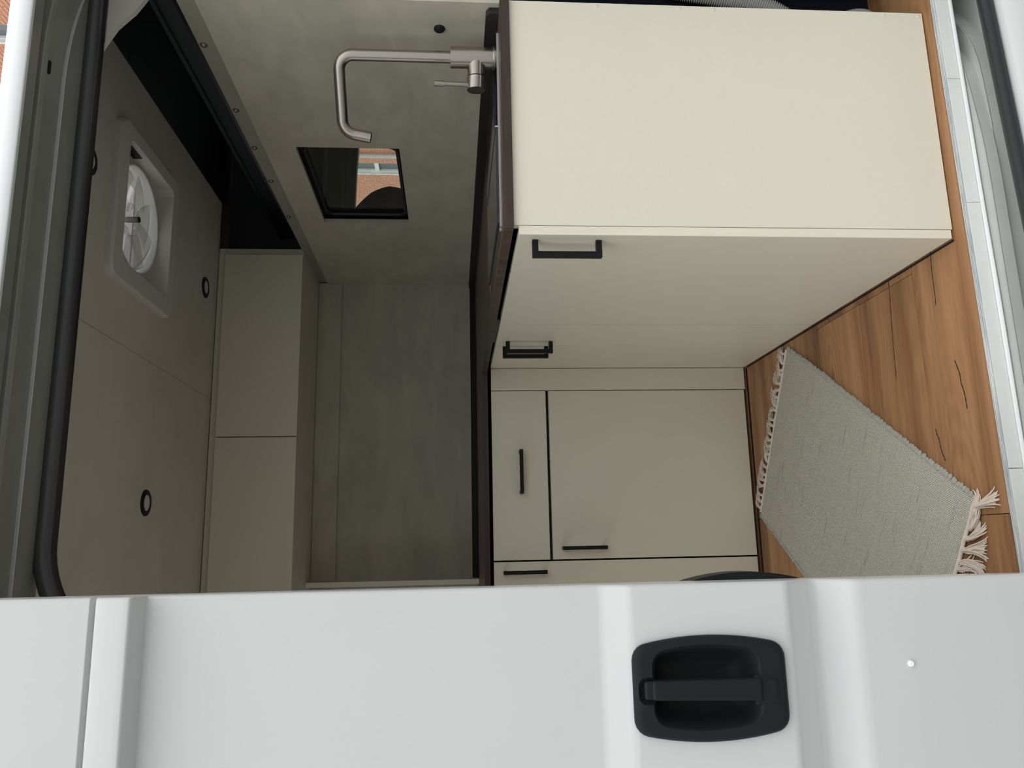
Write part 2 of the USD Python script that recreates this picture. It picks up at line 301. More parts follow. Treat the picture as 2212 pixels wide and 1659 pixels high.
def wig(p, q, n=24, a=.0012, s=0):
    r = np.random.default_rng(s); t = np.linspace(0, 1, n)[:, None]
    return np.array(p) * (1 - t) + np.array(q) * t + np.c_[np.zeros(n), np.convolve(np.pad(np.cumsum(r.normal(0, a, n)), 2, mode='edge'), np.ones(5) / 5, 'valid')]
fl = floor
crack(fl, wig((.03, .081), (-.112, .086), s=1), .0011)
crack(fl, wig((.0, .247), (-.235, .263), 22, s=2), .0011)
crack(fl, wig((-.235, .051), (-.338, .036), s=3), .0014)
crack(fl, wig((-.36, .143), (-.43, .126), s=4), .0013)

ceil = thing('ceiling', 'grey-beige plaster-look panelled ceiling of the van', 'ceiling', (0, 0, 1.852), kind='structure')
hole = sbox(.152, .552, .496, .887)
part(ceil, 'ceiling_panel', poly_prism(Polygon([(-.0462, .05), (.70, .05), (.70, 1.422), (.52, 1.422), (.52, 1.77), (-.0462, 1.77)]).difference(hole), 1.852, 1.860), 'ceiling_plaster')
part(ceil, 'ceiling_panel', box(-2.3, -.0472, .05, 1.77, 1.852, 1.860, .0004), 'ceiling_plaster')

wb = thing('wall_back', 'grey-beige plaster-look wall behind the kitchen worktop', 'wall', (0, 1.774, 0), kind='structure')
part(wb, 'wall_panel', box(-2.3, .53, 1.774, 1.80, -.03, 1.93), 'plaster_panel')

wf = thing('wall_front', 'plaster-look partition wall between kitchen and driver cab', 'wall', (.505, .9, .9), kind='structure')
pp = Polygon([(.009, .88), (1.7735, .88), (1.7735, 1.509), (.009, 1.509)]).difference(Polygon([(.6185, 1.14), (1.1284, 1.14), (1.1284, 1.4227), (.6185, 1.4227)]))
part(wf, 'lower_bulkhead', cat_(box(.52, .655, .19, 1.7735, .001, .875), box(.6551, .97, .19, 1.22, .001, .875)), 'unlit_void_black', label='black boxes added below the partition to keep the gap dark')  # dark boxes added so the gap beside the end panel stays black
part(wf, 'partition_panel', prism_x(pp, .505, .517), 'plaster_panel')

wr2 = thing('wall_right', 'white van side body behind the open sliding door', 'wall', (-1.5, -.1, 0), kind='structure')
part(wr2, 'body_side', box(-2.4, -.80, -.165, -.01, -.45, 1.715, .02), 'white_van_paint')
part(wr2, 'inner_lining', box(-2.3, -.80, -.009, .02, -.03, 1.86), 'plaster_panel')
bp = thing('wall_right', 'white body pillar at the front end of the side door opening', 'wall', (.8, -.1, 0), kind='structure')
part(bp, 'door_pillar', box(.66, 2.6, -.165, .0, -.45, 1.715, .02), 'white_van_paint')
part(bp, 'pillar_lining', box(.70, 2.6, .001, .03, -.03, 1.93), 'unlit_void_black')

# driver cab beyond the partition, dark inside
wc = thing('wall_left', 'dark inner side of the driver cab around its side window', 'wall', (1.5, 1.8, 0), kind='structure')
win = Polygon([(.66, .80), (1.75, .80), (1.55, 1.3), (1.45, 1.372), (1.2, 1.397), (1.05, 1.405), (.86, 1.410), (.72, 1.40), (.66, 1.36)])
part(wc, 'cab_side', prism_y(Polygon([(.53, -.2), (2.62, -.2), (2.62, 1.93), (.53, 1.93)]).difference(win), 1.80, 1.84), 'cab_trim')
part(wc, 'window_trim', prism_y(win.buffer(.055).difference(win.buffer(.022)), 1.785, 1.80), 'cab_light_trim')
part(wc, 'cab_window_pane', prism_y(win.buffer(.004), 1.818, 1.822), 'window_pane')
gh = part(wc, 'grab_handle', tube([(1.13, 1.798, 1.553), (1.125, 1.76, 1.55), (1.10, 1.75, 1.538), (1.0, 1.745, 1.532), (.91, 1.75, 1.535), (.88, 1.76, 1.547), (.875, 1.798, 1.55)], .013, 10), 'cab_light_trim', 40)
wcf = thing('wall_cab_front', 'dark front end of the driver cab, closed off to keep daylight out', 'wall', (2.6, .9, 0), kind='structure')
part(wcf, 'cab_front', box(2.6, 2.64, -.16, 1.84, -.2, 1.93), 'unlit_void_black')  # unseen panel added where the windscreen would be, keeps the cab dark
part(wcf, 'cab_floor', box(.99, 2.6, -.0, 1.80, -.2, -.03), 'unlit_void_black')

roof = thing('van_roof', 'roof skin of the van above the ceiling', 'vehicle roof', (0, .9, 1.93), kind='structure')
part(roof, 'roof_sheet', poly_prism(Polygon([(-2.4, .28), (2.64, .28), (2.64, 1.84), (-2.4, 1.84)]).difference(sbox(.155, .495, .55, .89)), 1.935, 1.95), 'unlit_void_black')

# roof edge and door rail above the side opening
tr1 = thing('trim_1', 'white roof edge above the side door opening', 'trim', (0, -.1, 1.72), kind='structure')
XS = np.linspace(-2.4, 2.64, 40)
lip = [(-.157, 1.7085), (-.161, 1.712), (-.163, 1.722), (-.162, 1.736), (-.156, 1.748), (-.143, 1.757), (-.12, 1.768), (.15, 1.895), (.30, 1.951), (.30, 1.935), (.16, 1.875), (-.09, 1.756), (-.117, 1.752), (-.118, 1.7145)]
part(tr1, 'roof_edge', sweep_x(lip, XS), 'van_paint_lit', 50)
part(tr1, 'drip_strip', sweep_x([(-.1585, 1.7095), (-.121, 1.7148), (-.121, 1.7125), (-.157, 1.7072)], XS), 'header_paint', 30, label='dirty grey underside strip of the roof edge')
tr2 = thing('trim_2', 'grey upper guide rail of the sliding door, curving inward', 'trim', (0, -.05, 1.72), kind='structure')
yo = lambda x: .85 * max(0, x - .28) ** 2 if x < .75 else .85 * .47 ** 2
XR = np.r_[np.linspace(-2.2, .25, 14), np.linspace(.28, .78, 30)]
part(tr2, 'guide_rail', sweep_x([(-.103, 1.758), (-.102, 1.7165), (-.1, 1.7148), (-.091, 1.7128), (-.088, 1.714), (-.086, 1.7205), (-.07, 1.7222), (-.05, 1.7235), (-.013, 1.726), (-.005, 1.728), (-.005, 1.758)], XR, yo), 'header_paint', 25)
part(tr2, 'rail_lip', sweep_x([(-.0125, 1.7265), (-.0122, 1.7210), (-.0108, 1.7203), (-.0095, 1.7210), (-.0093, 1.7265)], XR, yo), 'white_van_paint', 25, label='thin lip edge of the guide rail, coloured paler for the light it catches')  # whiter than the rail: light on this edge is put into its colour
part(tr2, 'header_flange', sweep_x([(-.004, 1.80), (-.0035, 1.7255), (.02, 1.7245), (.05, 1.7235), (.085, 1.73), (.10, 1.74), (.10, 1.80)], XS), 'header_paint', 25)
part(tr2, 'header_filler', box(-2.3, 2.6, .06, .10, 1.741, 1.845), 'unlit_void_black')
slot = part(tr2, 'drain_slot', sphere_hull([(.275, -.068, 1.7215, .0035), (.295, -.068, 1.7218, .0035)]), 'black_edge', label='small dark slot in the rail')

# black rubber seal round the opening
sr = []
R_ = .20
sr += [(-.76, .068, z) for z in np.linspace(-.02, 1.717 - R_, 8)]
sr += [np.array((-.76 + R_, .068, 1.717 - R_)) + R_ * np.array((-math.cos(a), 0, math.sin(a))) for a in np.linspace(.08, math.pi / 2 - .08, 14)]
sr += [(x, .068, 1.717) for x in np.linspace(-.76 + R_, .66 - .12, 24)]
sr += [np.array((.66 - .12, .068, 1.717 - .12)) + .12 * np.array((math.sin(a), 0, math.cos(a))) for a in np.linspace(.08, math.pi / 2 - .08, 10)]
sr += [(.66, .068, z) for z in np.linspace(1.717 - .12, 0, 8)]
sl = thing('door_seal', 'black rubber seal tube round the side door opening, below the guide rail', 'rubber seal', (0, .068, 1.717))
part(sl, 'seal_bulb', tube(np.array(sr) + np.array((0, -.003, 0)), .0145, 16, up=(0, 1, 0)), 'seal_rubber_lit', True)
part(sl, 'seal_flange', tube(np.array(sr) + np.array((0, .0155, -.0055)), .0105, 10, up=(0, 1, 0)), 'black_rubber', True)

# step and sill at the bottom of the opening
tr3 = thing('trim_3', 'white painted step edge with grey plywood strip beside the oak floor', 'trim', (0, -.05, -.02), kind='structure')
def sill_sweep(poly, x0=-1.5, x1=1.0, off=None, n=30):
    return sweep_x(poly, np.linspace(x0, x1, n), (lambda x: ye(x) + (off(x) if off else 0)))
part(tr3, 'plywood_strip', sill_sweep([(.005, -.0092), (-.0008, -.0092), (-.0012, -.0022), (-.0030, -.0026), (-.0026, -.0050), (-.0034, -.0053), (-.0028, -.0078), (-.0036, -.0081), (-.0030, -.0114), (.005, -.0114)]), 'plywood_edge', 20, label='streaky grey plywood edge strip')
sx = [-1.5, -.46, .063, .335, 1.0]
for a, b in zip(sx[:-1], sx[1:]):
    part(tr3, 'sill_plank', sill_sweep([(.004, -.0117), (-.0032, -.0117), (-.0036, -.0125), (-.0036, -.0385), (-.0030, -.0390), (.004, -.0390)], a + .0006, b - .0006, n=4), 'sill_white_paint')
part(tr3, 'joint_gap', sill_sweep([(.004, -.0391), (-.0015, -.0391), (-.0015, -.0398), (.004, -.0398)], n=4), 'black_edge')
part(tr3, 'metal_lip', sill_sweep([(.012, -.0399), (-.0044, -.0399), (-.0066, -.0408), (-.0078, -.0430), (-.0074, -.0458), (-.0054, -.0476), (.012, -.0476)], off=lambda x: .0015 * math.sin(9 * x) * math.exp(-((x + .1) / .25) ** 2)), 'van_paint_lit', 45)
tr4 = thing('trim_4', 'grey lower door rail in the step well, curving inward at the front', 'trim', (0, -.05, -.08), kind='structure')
def rail_block(front, z0, z1, c=.003):
    X = [p[0] for p in front]; f = np.array(front)
    low = poly_prism([*map(tuple, f), (X[-1], .19), (X[0], .19)], z0, z1 - c)
    up = poly_prism([*map(tuple, f + (0, c)), (X[-1], .19), (X[0], .19)], z1 - c - .0001, z1)
    return cat_(low, up)
def curve(pts, n=60):
    from scipy.interpolate import PchipInterpolator
    p = np.array(sorted(pts)); xs = np.linspace(p[0, 0], p[-1, 0], n); return np.c_[xs, PchipInterpolator(p[:, 0], p[:, 1])(xs)]
R1 = curve([(-1.5, -.062), (-.6, -.052), (-.03, -.047), (.10, -.0485), (.216, -.0495), (.301, -.046), (.364, -.041), (.426, -.026), (.49, .007), (.56, .06), (.62, .12)])
R2 = curve([(-1.5, -.072), (-.6, -.062), (-.03, -.056), (.071, -.0555), (.166, -.0530), (.26, -.043), (.366, -.026), (.43, .01), (.50, .07), (.55, .12)])
part(tr4, 'rail_block', rail_block(R1, -.112, -.075), 'inner_van_paint')
part(tr4, 'rail_block', rail_block(R2, -.0748, -.050), 'inner_van_paint')
for Rk, z in ((R1, -.0755), (R2, -.0505)):
    part(tr4, 'rail_lip', tube(np.c_[Rk[:, 0], Rk[:, 1] + .0012, np.full(len(Rk), z)], .0014, 8), 'inner_van_paint', True, label='pale edge of the lower rail')
part(tr4, 'well_floor', sill_sweep([(-.090, -.112), (.22, -.112), (.22, -.12), (-.090, -.12)], n=4), 'inner_van_paint')
part(tr4, 'well_wall', box(-1.5, 1.0, .20, .22, -.14, -.031), 'unlit_void_black')
tr5 = thing('trim_5', 'white outer sill of the van with a black rubber seal along its inner lip', 'trim', (0, -.12, -.06), kind='structure')
so = lambda x: -.0935 + .026 * (x - .468)
sz = lambda x: .022 * (x - .468)
def osill(poly, n=20, x1=1.2, x0=-1.5): return sweep_x(poly, np.linspace(x0, x1, n), so, sz)
part(tr5, 'seal_flange', osill([(.0, -.0515), (-.012, -.0475), (-.014, -.052), (-.002, -.056)]), 'black_rubber', 30, label='flat black rubber flange')
sp = [(x, so(x) - .0245, -.0455 + sz(x)) for x in np.linspace(-1.5, 1.2, 30)]
part(tr5, 'seal_bulb', tube(sp, .0135, 14), 'black_rubber', True, label='rounded black rubber seal')
part(tr5, 'outer_sill', osill([(.0, -.056), (-.036, -.057), (-.042, -.053), (-.052, -.054), (-.060, -.060), (-.066, -.074), (-.071, -.10), (-.078, -.16), (-.080, -.42), (-.03, -.45), (.03, -.45), (.03, -.14), (.0, -.13)]), 'white_van_paint', 50)

# window in the bulkhead behind the partition cut-out
w1 = thing('window_1', 'small cab window in the partition, black rubber frame', 'window', (.53, .87, 1.28), kind='structure')
outer = Polygon([(.60, 1.115), (1.15, 1.115), (1.15, 1.445), (.60, 1.445)])
inner = rrect(.655, 1.118, 1.149, 1.412, .03)
part(w1, 'rubber_frame', prism_x(outer.difference(inner), .530, .545), 'black_edge')
ring = np.array(inner.exterior.coords)[:-1]
rp = np.c_[np.full(len(ring), .531), ring]; rp = np.vstack([rp, rp[:1]])
part(w1, 'rubber_bead', tube(rp, .006, 8, up=(1, 0, 0), caps=False), 'black_rubber', True)
part(w1, 'pane', prism_x(inner.buffer(.003), .536, .539), 'window_pane')
part(w1, 'bulkhead', prism_x(Polygon([(.03, .88), (1.774, .88), (1.774, 1.505), (.03, 1.505)]).difference(outer.buffer(-.002)), .525, .54), 'unlit_void_black')

# ------------------------------------------------------------------ sliding door
DX0, DX1 = -2.0, -.636
prof = [(1.80, -.022), (1.70, -.010), (1.60, -.003), (1.4815, .0015), (1.4800, .0), (1.4770, -.0095), (1.4735, -.0090), (1.4712, .004), (1.466, .0062), (1.452, .0085), (1.437, .0105), (1.4285, .0108), (1.4258, .0100), (1.4240, .0070), (1.4135, -.0150), (1.411, -.0168), (1.404, -.0170), (1.36, -.0150), (1.20, -.009),
        (1.10, -.005), (.799, -.003), (.793, -.0022), (.787, .0), (.763, .0125), (.757, .0145), (.751, .0153), (.65, .0160), (.540, .0150), (.533, .0140), (.526, .0105), (.487, -.0180), (.478, -.0203), (.470, -.0180), (.440, .0060), (.431, .0092), (.420, .0100), (.33, .0060), (.20, -.007), (.10, -.020), (.02, -.034), (-.02, -.042)]
YD = -.280
def door_edge_x(z): return DX1
outline = [(YD - d, z) for z, d in prof]
def dy(z): return YD - np.interp(z, [p[0] for p in prof][::-1], [p[1] for p in prof][::-1])
# skin: folded edge at the leading side, ribs along x
K = []
yb = YD + .055
xs_ = [DX0, -1.2, -.9, -.75, -.66]
def ring_at(x, shift): return [(x, y + shift, z) for y, z in outline] + [(x, yb, -.02), (x, yb, 1.80)]
rings = [ring_at(x, 0) for x in xs_]
for t in np.linspace(.15, 1, 6):
    a = t * math.pi / 2; r = .006
    rings.append(ring_at(DX1 - r + r * math.sin(a), r * (1 - math.cos(a))))
skin = grid_mesh(np.array(rings), False)
pz = np.array(outline + [(yb, -.02), (yb, 1.80)])
tri = trimesh.creation.triangulate_polygon(Polygon(pz), engine='earcut'); F = np.array([np.argmin(((pz - p[:2]) ** 2).sum(1)) for p in np.array(tri[0])])[np.array(tri[1])]
n_ = len(pz); skin = trimesh.Trimesh(skin.vertices, np.vstack([skin.faces, F[:, ::-1], F + (len(rings) - 1) * n_]), process=False); trimesh.repair.fix_normals(skin)
def barrel(cx, cz, hw, hh, belly, r, n=40):
    pts = []
    for s in (1, -1):
        for t in np.linspace(-1, 1, n): pts.append((cx + s * (hw - belly * t * t), cz + s * t * hh))
    return Polygon(pts).buffer(0).buffer(-r).buffer(r, quad_segs=8)
HX, HZ = -.7735, .6515
bez = barrel(HX, HZ, .0685, .1065, .0135, .022)
hole_ = bez.buffer(-.006)
cut = mf(prism_y(hole_, -.35, -.25))
dbody = mf(skin) - cut
d1 = thing('door_1', 'white sliding van door, slid half open, with pressed ribs', 'door', (-1.3, -.26, 0), kind='structure')
part(d1, 'door_panel', dbody, 'white_van_paint', 32)
# handle: bezel with bowl, upright grab bar, pad
ys = float(dy(.65))
def loft_poly(poly, levels):
    """poly offset at (offset, y) levels, same vertex count by resampling"""
    rings = []
    for o, y in levels:
        q = poly.buffer(o); ln = LineString(q.exterior.coords); pts = [ln.interpolate(s, normalized=True) for s in np.linspace(0, 1, 97)[:-1]]
        pts = np.array([(p.x, p.y) for p in pts]); c = np.array((HX, HZ)); ang = np.arctan2(*(pts - c).T[::-1]); pts = np.roll(pts, -np.argmin(np.abs(ang)), 0)
        if np.cross(pts[1] - pts[0], pts[0] - c) > 0: pts = np.roll(pts[::-1], 1, 0)
        rings.append(np.stack([pts[:, 0], np.full(96, y), pts[:, 1]], 1))
    return grid_mesh(np.array(rings), True)
bz = mf(loft_poly(bez, [(-.008, ys + .048), (-.008, ys + .002), (-.001, ys + .001), (0, ys - .001), (0, ys - .004), (-.0015, ys - .0065), (-.005, ys - .009), (-.011, ys - .0105)]))
BC = (HX + .002, .6575); bw = barrel(BC[0], BC[1], .0500, .0700, .0085, .018)
def lv(poly, levels):
    rings = []
    for o, y in levels:
        ln = LineString(poly.buffer(o).exterior.coords); pts = np.array([ln.interpolate(q_, normalized=True).coords[0] for q_ in np.linspace(0, 1, 97)[:-1]])
        pts = np.roll(pts, -int(np.argmin(np.abs(np.arctan2(pts[:, 1] - BC[1], pts[:, 0] - BC[0])))), 0); rings.append(np.stack([pts[:, 0], np.full(96, y), pts[:, 1]], 1))
    return grid_mesh(np.array(rings), True)
bowl = mf(lv(bw, [(.006, ys - .03), (.006, ys - .0115), (.003, ys - .0085), (0, ys - .004), (-.003, ys + .008), (-.008, ys + .020), (-.016, ys + .030), (-.026, ys + .035)]))
bowl2 = sphere_hull([(HX - .001 + dx, ys - .016, z, .013) for dx in (-.006, .006) for z in (.727, .7405)], 24)
bz = bz - bowl - bowl2
hd = part(d1, 'handle', bz, 'black_plastic', 35, label='large black grab handle in a rounded bezel')
bar = sphere_hull([(HX + u_, ys - yy, z, .004) for z, a_, b_ in ((.730, -.0085, .0085), (.588, -.013, .008)) for u_ in (a_, b_) for yy in (.0135, .003)], 18)
part(hd, 'grab_bar', bar, 'black_plastic', 40)
part(hd, 'bar_mount', sphere_hull([(HX + u_, ys - .0095, z, .004) for u_ in (-.008, .008) for z in (.740, .727)], 16), 'black_plastic', 40)
part(hd, 'thumb_pad', sphere_hull([(HX + .012, ys - .0075, .588, .004), (HX - .020, ys - .0075, .589, .004), (HX + .004, ys - .0035, .566, .010), (HX - .014, ys - .0035, .566, .010)], 20), 'black_plastic', 40)
# black moulding on the door's inner side, just showing past the edge
cv = [(-.70, .43), (-.655, .435)] + [(-.6535 + .0275 * math.sin(math.pi * t) ** .75, .437 + .252 * t) for t in np.linspace(0, 1, 25)] + [(-.655, .69), (-.70, .695)]
im = part(d1, 'inner_moulding', prism_y(Polygon(cv).buffer(.001), yb + .0005, yb + .045), 'black_plastic', 30, label='black curved moulding on the inner side of the door')
part(d1, 'plug', lathe([(.0, .0), (.0045, .0), (.0045, .002), (.003, .0035), (0, .0036)], (-.753, float(dy(.359)), .359), (0, -1, 0), 16), 'white_ring', 40, label='tiny white plug low on the door')

# ------------------------------------------------------------------ kitchen: sink unit
ZD0, ZD1 = .0065, .8695
def handle(parent, axis, a0, a1, fixed, face, normal, proj=.035, w=.0115):
    """square bar handle; axis 'x' or 'z' is its length; normal is 'x' (towards -x) or 'y' (towards -y)"""
    def bx(u0, u1, d0, d1, f0, f1):
        if normal == 'x': return box(face - d1, face - d0, f0, f1, u0, u1, .0008)
        return box(u0, u1, face - d1, face - d0, f0, f1, .0008) if axis == 'x' else box(f0, f1, face - d1, face - d0, u0, u1, .0008)
    f0, f1 = fixed - w / 2, fixed + w / 2
    a, b = m3.Manifold, None
    g = mf(bx(a0, a1, proj - w, proj, f0, f1)) + mf(bx(a0, a0 + w, 0, proj - .001, f0, f1)) + mf(bx(a1 - w, a1, 0, proj - .001, f0, f1))
    return part(parent, 'handle', g, 'black_powder_coat', label='black square bar handle')
su = thing('sink_cabinet', 'beige sink cabinet with a broad end panel nearest the side door', 'cabinet', (.25, .57, 0))
ep = part(su, 'end_panel', box(.0195, .506, 0, .018, .003, .8795, .0008), 'beige_paint')
for z in (.700, .526, .455, .088, .012):
    part(ep, 'screw_cap', lathe([(0, -.0005), (.0042, -.0005), (.0040, .0004), (.0028, .0009), (0, .0010)], (.4985, 0, z), (0, -1, 0), 14), 'beige_paint', 40)
for y0, y1, hy in ((0, .6180, .0285), (.6220, .8365, .7975), (.8390, 1.1440, .8570)):
    dr = part(su, 'door', box(0, .0182, y0, y1, ZD0, ZD1, .0007), 'beige_front')
    handle(dr, 'z', .706 if y0 < .8 else .712, .842 if y0 < .8 else .847, hy, 0, 'x')
    if y0 == 0: part(dr, 'cut_edge', box(.0006, .0176, -.0004, .0008, ZD0 + .0006, ZD1 - .0006), 'beige_cut_edge', label='paler plywood cut edge of the door')
part(su, 'carcass', box(.0205, .48, .0185, 1.14, .012, .74), 'unlit_void_black')
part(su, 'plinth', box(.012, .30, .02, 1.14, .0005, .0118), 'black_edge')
part(su, 'floor_strip', box(-.0040, -.0001, .004, 1.133, .0002, .0010), 'black_edge', label='thin black strip drawn as the contact shadow at the foot of the doors')  # black geometry standing in for the contact shadow under the doors

bc = thing('base_cabinet', 'beige base cabinet with one drawer above one door, below the back worktop', 'cabinet', (-.35, 1.45, 0))
F0, F1 = 1.146, 1.164
part(bc, 'corner_filler', box(-.0745, -.0005, F0, F1, .0075, .8685, .0007), 'beige_front')
dw = part(bc, 'drawer', box(-.6235, -.0775, F0, F1, .6885, .8685, .0007), 'beige_front')
handle(dw, 'x', -.4155, -.2745, .776, F0, 'y')
bd = part(bc, 'door', box(-.6235, -.0775, F0, F1, .0125, .6790, .0007), 'beige_front')
handle(bd, 'z', .508, .650, -.589, F0, 'y')
part(bc, 'carcass', box(-.6265, -.001, F1 + .002, 1.76, .02, .868), 'black_edge')
part(bc, 'floor_strip', box(-.6265, -.005, F0 - .012, F0 - .0002, .0002, .0010), 'black_edge', label='thin black strip drawn as the contact shadow at the foot of the fronts')  # contact shadow under the fronts, laid as a black strip
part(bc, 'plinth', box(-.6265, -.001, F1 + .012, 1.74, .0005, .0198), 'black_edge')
bc2 = thing('base_cabinet', 'beige base cabinet with a tall single door, next to the sliding door edge', 'cabinet', (-.95, 1.45, 0))
b2 = part(bc2, 'door', box(-1.22, -.6285, F0, F1, .0125, .8685, .0007), 'beige_front')
handle(b2, 'z', .702, .839, -.661, F0, 'y')
part(bc2, 'carcass', box(-1.22, -.629, F1 + .002, 1.76, .02, .868), 'black_edge')
part(bc2, 'floor_strip', box(-1.22, -.629, F0 - .012, F0 - .0002, .0002, .0010), 'black_edge', label='thin black strip drawn as the contact shadow at the foot of the fronts')  # same black strip in place of a contact shadow
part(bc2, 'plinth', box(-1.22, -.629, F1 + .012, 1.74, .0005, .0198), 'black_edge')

wt = thing('worktop', 'dark brown wooden L-shaped worktop over the cabinets', 'worktop', (.1, 1.1, .88))
WZ0, WZ1 = .8802, .8985
def edged(poly, z0, z1, c=.0015):
    return cat_(poly_prism(poly, z0, z1))
part(wt, 'slab', edged([(.0085, -.006), (.5045, -.006), (.5045, 1.7735), (-.012, 1.7735), (-.0145, 1.128)], WZ0, WZ1), 'walnut_worktop')
part(wt, 'slab', edged([(-1.22, 1.1305), (-.0152, 1.1305), (-.0128, 1.7735), (-1.22, 1.7735)], WZ0, WZ1 - .0006), 'walnut_worktop')
part(wt, 'front_edge', box(.0095, .5045, -.0072, -.0061, WZ0 + .0004, WZ1 - .0004), 'walnut_edge', label='worn brown front edge of the worktop')
eg = poly_prism([(.0072, -.006), (.0084, -.006), (-.0147, 1.128), (-.0159, 1.128)], WZ0 + .0004, WZ1 - .0004)
part(wt, 'front_edge', eg, 'walnut_edge')
part(wt, 'front_edge', box(-1.22, -.0165, 1.1290, 1.1304, WZ0 + .0004, WZ1 - .001), 'walnut_edge')
up1 = part(wt, 'upstand', prism_x(Polygon([(.022, WZ1), (1.7735, WZ1), (1.7735, .9245), (.034, .9245), (.0225, .918)]), .4905, .5045), 'walnut_upstand')
part(wt, 'upstand', box(-.694, .490, 1.7595, 1.7735, WZ1, .9205, .0006), 'black_edge', label='black upstand strip along the back wall')
part(wt, 'catch_strip', box(.002, .006, .585, .815, .8698, .8800), 'beam_metal', label='dark metal strip under the worktop edge')

# sink and hob with glass lids
sk = thing('sink_hob', 'steel sink and hob unit with dark glass lids set into the worktop', 'sink', (.25, .27, WZ1))
SX0, SX1, SY0, SY1 = .035, .487, .052, .475
part(sk, 'rim', poly_prism(rrect(SX0, SX1, SY0, SY1, .02).difference(rrect(SX0 + .016, SX1 - .016, SY0 + .016, SY1 - .016, .012)), WZ1, WZ1 + .0038), 'polished_steel')
part(sk, 'glass_lid', box(SX0 + .018, .262, SY0 + .018, SY1 - .018, WZ1 + .001, WZ1 + .008, .001), 'dark_glass_lid')
part(sk, 'glass_lid', box(.268, SX1 - .018, .130, SY1 - .018, WZ1 + .001, WZ1 + .008, .001), 'dark_glass_lid')
part(sk, 'divider', box(.2630, .2670, SY0 + .018, SY1 - .018, WZ1 + .001, WZ1 + .0095, .0006), 'polished_steel', label='thin steel bar between the two glass lids')

# tap
TX, TY = .4405, .100
tp = thing('tap', 'brushed steel kitchen mixer tap with angular swan-neck spout and side lever', 'tap', (TX, TY, WZ1))
Z0 = WZ1 + .004
part(tp, 'base_ring', lathe([(0, 0), (.0245, 0), (.0245, .004), (.0235, .0055), (0, .0055)], (TX, TY, Z0), n=40), 'brushed_steel', 30)
sd = np.array((-.988, .15, 0.)); sd /= np.linalg.norm(sd)
body = m3.Manifold.cylinder(.090, .0222, .0222, 48).translate((TX, TY, Z0 + .005))
R3 = np.eye(4); R3[:3, 0] = (0, 0, 1); R3[:3, 1] = np.cross(sd, (0, 0, 1)); R3[:3, 2] = sd
st = trimesh.creation.cylinder(.0185, .042, sections=40); st.apply_translation((0, 0, .021)); st.apply_transform(R3); st.apply_translation((TX, TY, .9435))
part(tp, 'tap_body', body + mf(st), 'brushed_steel', 30)
sc_ = np.array((TX, TY, .9435))
part(tp, 'lever_cap', lathe([(0, .0430), (.0178, .0430), (.0200, .0445), (.0200, .0690), (.0194, .0703), (.0, .0703)], sc_, sd, 40), 'brushed_steel', 30)
part(tp, 'lever_face', lathe([(0, .0703), (.0192, .0703), (.0192, .0707), (0, .0707)], sc_, sd, 40), 'screw_grey', 30, label='darker round end face of the lever cap')
lb = sc_ + sd * .0585
part(tp, 'lever', tube([lb + (0, 0, .0185), lb + np.array((-.001, -.003, .066))], .0046, 14), 'brushed_steel', 40)
part(tp, 'lever_tip', tube([lb + np.array((-.001, -.003, .0665)), lb + np.array((-.0015, -.0045, .089))], .0057, 14), 'brushed_steel', 40)
hd_ = np.array((-.12, .095, 0)); hd_ /= np.linalg.norm(hd_)
top = 1.2330; rb = .030; L_ = .163
P = [np.array((TX, TY, z)) for z in np.linspace(Z0 + .09, top - rb, 10)]
P += arc(np.array((TX, TY, top - rb)) + hd_ * rb, rb, 0, math.pi / 2, 12, -hd_, (0, 0, 1))[1:]
P += [np.array((TX, TY, top)) + hd_ * s for s in np.linspace(rb + .01, L_ - rb, 10)]
P += arc(np.array((TX, TY, top - rb)) + hd_ * (L_ - rb), rb, math.pi / 2, .10, 12, hd_, (0, 0, 1))[1:]
e = P[-1]; t_ = (P[-1] - P[-2]); t_ /= np.linalg.norm(t_); P += [e + t_ * s for s in (.01, .02, .033)]
part(tp, 'spout', tube(P, .0124, 28, up=(0.3, 1, .2)), 'brushed_steel', 40)
part(tp, 'outlet', lathe([(0, 0), (.0105, 0), (.0105, .0008), (0, .0008)], P[-1], t_, 24), 'black_edge', 30)
part(tp, 'set_screw', lathe([(0, .0), (.0024, .0), (.0024, .0006), (0, .0006)], (TX - .010, TY - .0187, Z0 + .086), (-.47, -.88, 0), 12), 'screw_grey', 30)

sw = thing('switch', 'small round black switch on the partition above the worktop', 'switch', (.505, .094, 1.021))
part(sw, 'button', lathe([(0, .002), (.0085, .002), (.0085, .0055), (.007, .007), (0, .0072)], (.505, .094, 1.021), (-1, 0, 0), 28), 'black_plastic', 40)
part(sw, 'bezel', lathe([(0, 0), (.0118, 0), (.0118, .0035), (.0105, .005), (.0090, .005), (.0090, .002), (0, .002)], (.505, .094, 1.021), (-1, 0, 0), 28), 'black_edge', 40)

